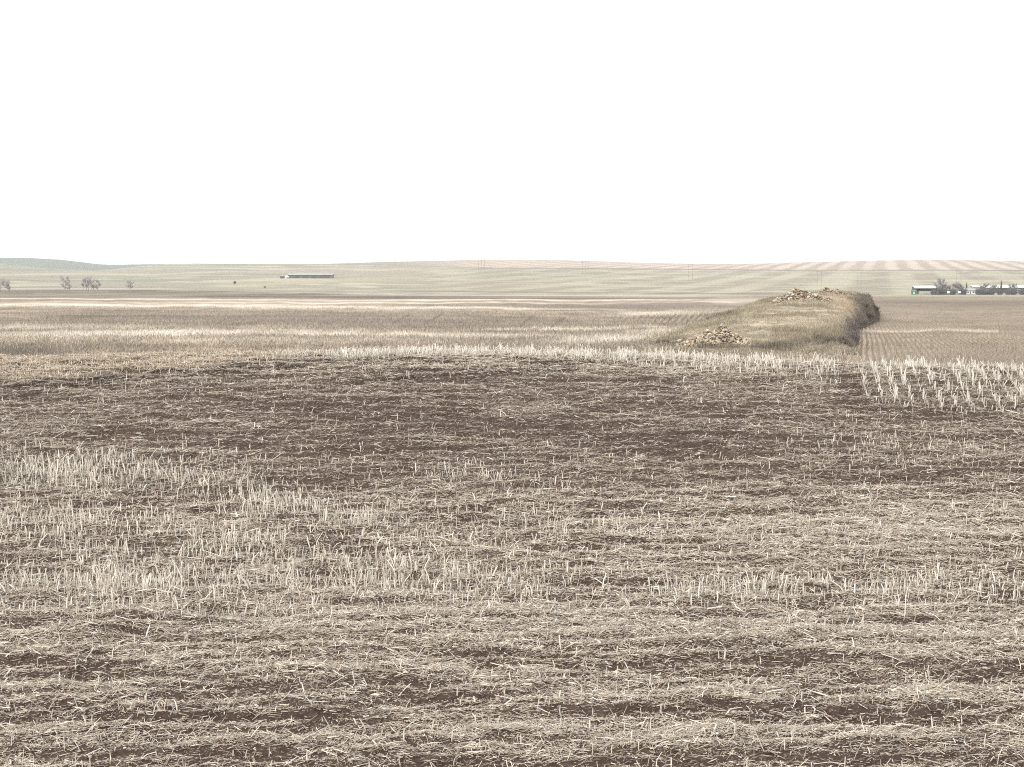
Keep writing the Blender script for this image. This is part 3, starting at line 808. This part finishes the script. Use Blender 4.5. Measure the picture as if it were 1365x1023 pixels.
def vegetation():
    g = 'bare trees at the far edge of the brown field'
    GREYB = (.40, .37, .36)
    for i, (px, py, h, w, tr, lab) in enumerate([
        (2, 389, 19, 14, 2, 'bare grey tree cut off by the edge of the view'),
        (11, 389, 9, 9, 1, 'low bare tree beside the one cut off by the edge'),
        (85, 388, 20, 13, 2, 'bare forked tree with wide crown, leading the clump of two'),
        (92, 388, 18, 10, 1, 'slim bare tree close beside the forked wide one'),
        (111, 388.5, 20, 11, 1, 'bare tree at the near end of the dense clump of four'),
        (117, 388.5, 21, 11, 2, 'tallest bare tree in the dense clump of four'),
        (124, 388.5, 20, 11, 2, 'bare twin-stemmed tree beside the tallest of its clump'),
        (130, 388.5, 17, 10, 1, 'shortest bare tree in the dense clump of four'),
        (173, 387.5, 15, 12, 1, 'small bare tree standing alone on the pale slope')]):
        bare_tree(px, py, h, w, lab, g, 100 + i, trunks=tr, lo=1000, hi=1700, twigs=620, tw=.05, col=GREYB, thick=.02, bare_h=.05)
    # farmstead shelter belt
    g = 'bare trees around the farmstead'
    BLUE = (.26, .26, .26)
    for i, (px, py, h, w, tr, lab) in enumerate([
        (1253, 393, 22, 17, 2, 'tallest bare tree, broad and grey, beside the white-roofed shed'),
        (1262, 393, 14, 11, 1, 'small bare tree under the tallest broad one'),
        (1273, 393, 17, 13, 2, 'bare grey tree between two dark conifers near the white house'),
        (1281, 393, 15, 9, 1, 'slim bare tree just before the white house'),
        (1313, 393, 13, 14, 2, 'rounded bare tree past the white house'),
        (1326, 393, 12, 12, 2, 'low bare tree before the long roof and its conifer'),
        (1350, 393, 13, 14, 2, 'bare tree in front of the long white roof')]):
        bare_tree(px, py, h, w, lab, g, 200 + i, trunks=tr, lo=1020, hi=1500, twigs=620, tw=.06, col=BLUE, thick=.018, bare_h=.05)
    for i, (px, py, h, w, lab) in enumerate([
        (1266, 393, 12, 6, 'small dark conifer amid the bare farm trees'),
        (1288.5, 392, 16, 4.5, 'narrow dark conifer rising behind the white house'),
        (1334.5, 392, 18, 6, 'dark conifer breaking the line of the long white roof')]):
        conifer(px, py, h, w, lab, 300 + i)
    labs = ['low grey bush at the end of the shed', 'grey bush under the tallest bare tree', 'bush with dense purplish twigs beside the tallest tree', 'bush just before the small conifer', 'grey bush right behind the small conifer',
            'bush at the gable of the white house', 'dark low bush past the white house', 'wide grey bush below the small roof', 'bush with bluish twigs before the rounded tree', 'bush below the start of the long roof',
            'dense bush under the roofline conifer', 'pale twiggy bush just past the roofline conifer', 'bush along the middle of the long roof', 'last bush of the belt at the edge of the view']
    for i, px in enumerate([1243, 1249, 1256, 1261, 1268, 1282, 1304, 1309, 1316, 1322, 1333, 1341, 1350, 1361]):
        p = hit(px, 393.2, 1020, 1500); s = p.y / F
        shrub(p - Vector((0, random.uniform(0, 5), 0)), random.uniform(9, 15) * s, random.uniform(5.5, 11) * s, labs[i], 'bushes of the farm shelter belt', 400 + i, (.15, .15, .16) if i % 3 else (.18, .155, .16), 300, .05)
    # brush on the mound
    g = 'brush on the grassy mound'
    for i, (px, py, w, h, c, lab) in enumerate([
        (948, 427, 2.0, .5, (.20, .17, .125), 'low brown bush on the outer flank of the mound'),
        (960, 423, 2.4, .6, (.19, .16, .12), 'wider brown bush up the outer flank of the mound'),
        (975, 419, 2.2, .5, (.20, .17, .13), 'small bush highest on the outer flank'),
        (1095, 458, 2.6, .9, (.14, .12, .085), 'olive bush at the foot of the mound'),
        (1108, 462, 2.4, .9, (.15, .125, .10), 'brown bush at the foot of the mound beside the olive one'),
        (1122, 464, 2.2, 1.1, (.17, .14, .125), 'grey-brown bush at the mound corner'),
        (1137, 461, 1.8, 1.7, (.20, .17, .16), 'tall purplish bush at the mound corner by the stubble rows'),
        (1136, 448, 2.2, 1.6, (.20, .17, .16), 'purplish bush on the mound edge above the corner'),
        (1142, 438, 2.4, 1.4, (.16, .135, .125), 'dark bush where the bank meets the stubble rows'),
        (1148, 433, 2.6, .9, (.16, .135, .12), 'dark bush low on the steep bank'),
        (1157, 424, 2.6, .8, (.14, .12, .105), 'dense blackish bush in the middle of the steep bank'),
        (1166, 414, 2.0, .8, (.095, .08, .07), 'blackest bush at the outer edge of the steep bank'),
        (1152, 409, 2.6, .7, (.17, .15, .11), 'olive bush near the top of the steep bank'),
        (1164, 403, 2.4, .7, (.15, .13, .10), 'dark bush at the far end of the steep bank'),
        (884, 461, 1.8, .5, (.11, .095, .08), 'low weedy bush past the flat boulder')]):
        p = mpt(px, py)
        shrub(p, w, h, lab, g, 500 + i, c, 240, .022)
    # far dots
    p = hit(313, 378.5, 1200, 3400); s = p.y / F
    shrub(p, 4.5 * s, 3.2 * s, 'lone dark bush dotting the pale hillside below the barn', 'far bushes', 601, (.09, .08, .07), 200, .12)
    p = hit(353, 384, 1100, 3400); s = p.y / F
    shrub(p, 3.0 * s, 2.2 * s, 'tiny brown bush low on the hillside below the barn', 'far bushes', 602, (.14, .11, .09), 140, .1)

# ------------------------------------------------------------------ buildings
def boxes_mesh(name, bxs, smooth=False):
    V, Q = [], []
    for (x0, x1, y0, y1, z0, z1) in bxs:
        b = len(V)
        V += [(x0, y0, z0), (x1, y0, z0), (x1, y1, z0), (x0, y1, z0), (x0, y0, z1), (x1, y0, z1), (x1, y1, z1), (x0, y1, z1)]
        Q += [(b, b + 3, b + 2, b + 1), (b + 4, b + 5, b + 6, b + 7), (b, b + 1, b + 5, b + 4), (b + 1, b + 2, b + 6, b + 5), (b + 2, b + 3, b + 7, b + 6), (b + 3, b, b + 4, b + 7)]
    return np_mesh(name, np.array(V, float), np.array(Q), None, False)

def gable_roof(name, x0, x1, y0, y1, ze, zr, th=.15):
    ym = (y0 + y1) / 2
    V = [(x0, y0, ze), (x1, y0, ze), (x1, ym, zr), (x0, ym, zr), (x0, y1, ze), (x1, y1, ze)]
    V += [(a, b, c - th) for a, b, c in V]
    Q = [(0, 1, 2, 3), (3, 2, 5, 4), (7, 6, 9, 8), (8, 9, 10, 11), (0, 6, 7, 1), (4, 5, 11, 10), (0, 3, 9, 6), (3, 4, 10, 9), (2, 1, 7, 8), (5, 2, 8, 11)]
    return np_mesh(name, np.array(V, float), np.array(Q), None, False)

def gable_wall(name, x, y0, y1, z0, ze, zr, th=.12):
    ym = (y0 + y1) / 2
    V = []
    for xx in (x, x + th): V += [(xx, y0, z0), (xx, y1, z0), (xx, y1, ze), (xx, ym, zr), (xx, y0, ze)]
    return V

M_WROOF = noise_mat('white_metal_roof', (.80, .80, .79), (.90, .90, .89), .6, .35, .5)
M_DWALL = noise_mat('dark_siding', (.055, .055, .06), (.085, .085, .09), .5, .7, .3)
M_GWALL = noise_mat('weathered_siding', (.24, .24, .25), (.33, .33, .34), .7, .8, .2)
M_WWALL = noise_mat('white_siding', (.70, .70, .68), (.80, .80, .78), .7, .6, .3)
M_GLASS = noise_mat('window_glass', (.03, .035, .04), (.05, .055, .06), 1.0, .1, .6)
M_FWALL = noise_mat('dark_weathered_siding', (.10, .10, .11), (.15, .15, .16), .7, .8, .2)
M_GREEN = noise_mat('green_paint', (.08, .15, .115), (.10, .19, .145), .8, .5, .4)
M_MINT = noise_mat('mint_paint', (.36, .52, .42), (.42, .58, .48), .8, .5, .4)
M_WOOD = noise_mat('grey_wood', (.15, .14, .13), (.21, .195, .18), .8, .85, .2)
M_STEEL = noise_mat('galvanised_steel', (.36, .37, .39), (.46, .47, .49), .6, .35, .5)
M_GREYROOF = noise_mat('grey_metal_roof', (.30, .30, .30), (.38, .38, .38), .5, .45, .4)

def shed(name, label, p, x0, x1, dep, ze, zr, wall, roof, openings=(), group='farm buildings', overhang=.5, front_open=None):
    """gabled building, ridge along x; openings: (kind, x0, x1, z0, z1) on the front"""
    root = empty(name, p); tag(root, label, 'building', group)
    w = []
    w.append((x0, x1, dep - .2, dep, -.5, ze - .02)); w.append((x0, x0 + .2, .2, dep - .2, -.5, ze - .02)); w.append((x1 - .2, x1, .2, dep - .2, -.5, ze - .02))
    if front_open:
        w.append((x0, x1, 0, .2, -.5, front_open))
        k = int((x1 - x0) / 4)
        for i in range(k + 1):
            xx = x0 + (x1 - x0 - .3) * i / k
            w.append((xx, xx + .3, 0, .2, front_open + .003, ze - .02))
    else:
        w.append((x0, x1, 0, .2, -.5, ze - .02))
    link('wall', boxes_mesh('wall', w), wall, root)
    ym = dep / 2
    V, Q = [], []
    for xx in (x0 + .02, x1 - .14):
        b = len(V)
        V += [(xx, 0, ze - .018), (xx, dep, ze - .018), (xx, ym, zr - .2), (xx + .12, 0, ze - .018), (xx + .12, dep, ze - .018), (xx + .12, ym, zr - .2)]
        Q += [(b, b + 1, b + 2), (b + 3, b + 5, b + 4), (b, b + 2, b + 5), (b, b + 5, b + 3), (b + 1, b + 4, b + 5), (b + 1, b + 5, b + 2)]
    link('gable', np_mesh('gable', np.array(V, float), np.array(Q), None, False), wall, root)
    link('roof', gable_roof('roof', x0 - overhang, x1 + overhang, -overhang, dep + overhang, ze, zr), roof, root)
    for (kind, a, b, z0, z1) in openings:
        f = link(kind, boxes_mesh(kind, [(a, b, -.08, -.003, z0, z1)]), M_GLASS if kind == 'window' else M_DWALL, root)
        if kind == 'window':
            link('frame', boxes_mesh('frame', [(a - .12, a, -.1, -.003, z0 - .12, z1 + .12), (b, b + .12, -.1, -.003, z0 - .12, z1 + .12), (a, b, -.1, -.003, z1, z1 + .12), (a, b, -.1, -.003, z0 - .12, z0)]), M_WWALL, f)
    return root

def farm():
    def at(px, py=393.0, lo=1020, hi=1500):
        p = hit(px, py, lo, hi); return p, p.y / F
    p, s = at(1235, 392.6)
    shed('cattle_shed', 'open-fronted dark shed with white roof beside the green shed', p, -15 * s, 16 * s, 9, 8.4 * s, 11.4 * s, M_DWALL, M_WROOF, front_open=4.2 * s)
    # pale rail fence before it
    root = empty('board_fence', p + Vector((0, -3.5, 0))); tag(root, 'pale board fence in front of the open-fronted shed', 'fence')
    link('rail', boxes_mesh('rail', [(-12 * s, 12 * s, -.06, .06, z, z + .28) for z in (.5, 1.1, 1.75)]), M_WWALL, root)
    for i in range(9):
        xx = -12 * s + i * 3 * s
        link('post', boxes_mesh('post', [(xx, xx + .16, .065, .22, -.3, 2.2)]), M_WOOD, root)
    # green shed with a pale front
    p, s = at(1218.5, 393.2)
    shed('tool_shed', 'small green shed with a mint panel, standing apart from the bushes', p, -2.6 * s, 3.4 * s, 3, 4.9 * s, 6.6 * s, M_GREEN, M_GREEN, group='farm buildings', overhang=.15)
    sh = bpy.data.objects['tool_shed']
    link('door', boxes_mesh('door', [(-1.4 * s, .9 * s, -.07, -.003, .3, 4.2 * s)]), M_MINT, sh)
    # house
    p, s = at(1292, 392.2)
    shed('farmhouse', 'white house with dark windows between the farm trees', p, -8 * s, 9 * s, 8, 5.2 * s, 7.6 * s, M_WWALL, M_GREYROOF,
         [('window', -6.2 * s, -4.4 * s, 1.4 * s, 3.4 * s), ('window', -2.4 * s, -.6 * s, 1.4 * s, 3.4 * s), ('door', 1.2 * s, 2.4 * s, 0, 3.8 * s), ('window', 4.4 * s, 6.4 * s, 1.4 * s, 3.4 * s)], 'farm buildings')
    # white-topped granary behind the bushes
    p, s = at(1301, 391.0, 1100, 1700)
    shed('granary', 'small building with a short white roof behind the house', p, -4 * s, 4 * s, 6, 8.2 * s, 10.6 * s, M_GWALL, M_WROOF, [('door', -1 * s, 1 * s, 0, 5 * s)])
    # long barn
    p, s = at(1352, 391.2, 1100, 1700)
    shed('long_barn', 'long dark barn with a bright white roof behind the bushes', p, -39 * s, 45 * s, 14, 7.4 * s, 10.4 * s, M_DWALL, M_WROOF, [('door', -20 * s, -12 * s, 0, 5.5 * s), ('window', 4 * s, 9 * s, 2.5 * s, 5 * s), ('window', 14 * s, 19 * s, 2.5 * s, 5 * s)])
    # pale tanks before the bushes
    for px, lab in ((1262.3, 'white fuel tank low among the bushes below the bare trees'), (1277, 'pale fuel tank among the bushes next to the white house')):
        p, s = at(px, 393.3); p = p - Vector((0, 4, 0))
        root = empty('fuel_tank', p); tag(root, lab, 'tank', 'pale tanks by the farm bushes')
        A = Acc(); r = 1.5 * s
        A.add(*prisms(np.array([[[-1.0, 0, r + .8], [-.85, 0, r + .8], [.65, 0, r + .8], [.8, 0, r + .8]]]), np.array([[.3, r, r, .3]]), np.array([[.7, .7, .7]]), 14))
        link('tank_shell', A.mesh('tank_shell'), M_WWALL, root)
        for xx in (-.7, .4): link('leg', boxes_mesh('leg', [(xx, xx + .25, -.6, .6, -.3, 1.0)]), M_WOOD, root)
    # far barn on the hillside
    p = hit(409, 371.2, 1500, 3400); s = p.y / F
    shed('long_barn', 'long grey barn with a pale roof low on the hillside', p, -25 * s, 34 * s, 16, 4.6 * s, 6.3 * s, M_FWALL, M_GREYROOF,
         [('door', -18 * s, -10 * s, 0, 3.2 * s), ('door', -6 * s, 2 * s, 0, 3.2 * s), ('door', 6 * s, 12 * s, 0, 3 * s), ('door', 16 * s, 30 * s, .6 * s, 3.4 * s)], 'hillside barn and its outbuildings', .8)
    p = hit(378.5, 371.4, 1500, 3400); s = p.y / F
    shed('lean_shed', 'low dark shed touching the end of the hillside barn', p, -5.5 * s, 4 * s, 8, 3.0 * s, 4.6 * s, M_DWALL, M_GWALL, [('door', -2 * s, 1 * s, 0, 2.2 * s)], 'hillside barn and its outbuildings', .3)
    p = hit(384, 371.9, 1500, 3400) - Vector((0, 10, 0)); s = p.y / F
    root = empty('grain_bin', p); tag(root, 'round steel grain bin with a bright cone roof before the hillside barn', 'grain bin', 'hillside barn and its outbuildings')
    r = 3.0 * s
    A = Acc(); A.add(*prisms(np.array([[[0, 0, -.5], [0, 0, 2.6 * s]]]), np.array([[r, r]]), np.array([[.6, .6, .6]]), 18)); link('wall', A.mesh('wall'), M_STEEL, root)
    A = Acc(); A.add(*prisms(np.array([[[0, 0, 2.6 * s], [0, 0, 4.3 * s]]]), np.array([[r * 1.06, .3]]), np.array([[.8, .8, .8]]), 18)); link('roof', A.mesh('roof'), M_WROOF, root)

def power_line():
    ys = [(527, 354, 6.5, 1, 'single distant pole nearly lost on the skyline'), (642, 359, 13.5, 3, 'triple-pole frame on the skyline where the hill is highest'), (780, 367, 20, 3, 'triple-pole frame halfway along the line'),
          (920.5, 371, 19.5, 2, 'twin-pole frame standing before the striped brow, clear of any building'), (1092, 381.5, 21.5, 2, 'twin-pole frame seen just above the stone heaps'), (1146, 383, 21, 2, 'faint twin-pole frame between the stone heaps and the farm'), (1278, 381, 21, 2, 'twin-pole frame rising above the farm trees')]
    for (px, py, hpx, n, lab) in ys:
        p = hit(px, py, 1200, 3495); s = p.y / F; h = hpx * s
        root = empty('power_pole', p); tag(root, lab, 'power pole', 'power line frames crossing the hillside')
        sp = 5.5 * s * (1.0 if n == 2 else .95)
        xs = [0] if n == 1 else ([-sp * .5, sp * .5] if n == 2 else [-sp * .75, 0, sp * .75])
        rad = .16 * s * (.8 if px == 1146 else 1.15)
        for xx in xs:
            A = Acc(); A.add(*prisms(np.array([[[xx, 0, -1], [xx, 0, h]]]), np.array([[rad, rad * .7]]), np.array([[.2, .2, .2]]), 6))
            link('pole', A.mesh('pole'), M_WOOD, root)
        w = max(abs(xs[0]) + 1.2 * s, 1.6 * s)
        link('crossarm', boxes_mesh('crossarm', [(-w, w, -rad * 1.3, rad * 1.3, h * .9, h * .9 + rad * 1.2)]), M_WOOD, root)
        A = Acc()
        for xx in (-w * .93, 0, w * .93):
            A.add(*prisms(np.array([[[xx, 0, h * .9], [xx, 0, h * .9 - .9 * s]]]), np.array([[rad * .4, rad * .4]]), np.array([[.2, .2, .2]]), 5))
        link('insulator', A.mesh('insulator'), M_WOOD, root)

# ------------------------------------------------------------------ light, air, camera
def light():
    el, az = math.radians(40), math.radians(226)
    w = bpy.data.worlds.new('World'); scene.world = w; w.use_nodes = True
    nt = w.node_tree; L = nt.links.new
    bg = nt.nodes['Background']
    sky = node(nt, 'ShaderNodeTexSky', sky_type='NISHITA', sun_disc=False, sun_elevation=el, sun_rotation=az, air_density=1.0, dust_density=6.0, ozone_density=1.0, altitude=0.0)
    hs = node(nt, 'ShaderNodeHueSaturation', Saturation=.12)
    L(sky.outputs['Color'], hs.inputs['Color'])
    # an even cloud deck over the clear-sky light
    mx = node(nt, 'ShaderNodeMix', data_type='RGBA')
    mx.inputs[0].default_value = .75
    L(hs.outputs['Color'], mx.inputs[6]); mx.inputs[7].default_value = (11.0, 11.0, 11.1, 1)
    L(mx.outputs[2], bg.inputs['Color'])
    bg.inputs['Strength'].default_value = .10
    d = bpy.data.lights.new('sun', 'SUN'); d.energy = 1.5; d.angle = math.radians(10); d.color = (1, .965, .915)
    o = bpy.data.objects.new('sun', d); COL.objects.link(o)
    v = Vector((math.sin(az) * math.cos(el), math.cos(az) * math.cos(el), math.sin(el)))
    o.rotation_euler = v.to_track_quat('Z', 'Y').to_euler()

def haze():
    me = boxes_mesh('haze', [(-7000, 7000, -60, 7600, -14.0, 175.0)])
    m = bpy.data.materials.new('haze'); m.use_nodes = True
    nt = m.node_tree
    for n in list(nt.nodes):
        if n.type == 'BSDF_PRINCIPLED': nt.nodes.remove(n)
    pv = node(nt, 'ShaderNodeVolumePrincipled')
    pv.inputs['Color'].default_value = (.93, .95, .97, 1); pv.inputs['Density'].default_value = HAZE
    pv.inputs['Anisotropy'].default_value = .2
    nt.links.new(pv.outputs[0], nt.nodes['Material Output'].inputs['Volume'])
    o = link('haze', me, m)
    tag(o, 'thin pale haze over the far fields', 'haze', kind='stuff')
HAZE = .00009

def camera():
    c = bpy.data.cameras.new('camera'); o = bpy.data.objects.new('camera', c); COL.objects.link(o)
    c.sensor_fit = 'HORIZONTAL'; c.sensor_width = 36; c.lens = 36 * F / 1365
    c.clip_start = .5; c.clip_end = 20000
    o.location = (0, 0, 0); o.rotation_euler = (math.pi / 2 - AL, 0, 0)
    scene.camera = o

near_field(); valley(); hills(); mound()
lying_straw(); standing_stubble(); valley_stubble()
stones(); vegetation(); farm(); power_line()
light(); camera()
if HAZE: haze()

scene.view_settings.view_transform = 'Standard'; scene.view_settings.look = 'None'
scene.view_settings.exposure = 0.6; scene.view_settings.gamma = 1.0
scene.cycles.use_denoising = False
scene.cycles.max_bounces = 6; scene.cycles.diffuse_bounces = 3; scene.cycles.volume_bounces = 1
scene.cycles.filter_width = 1.1
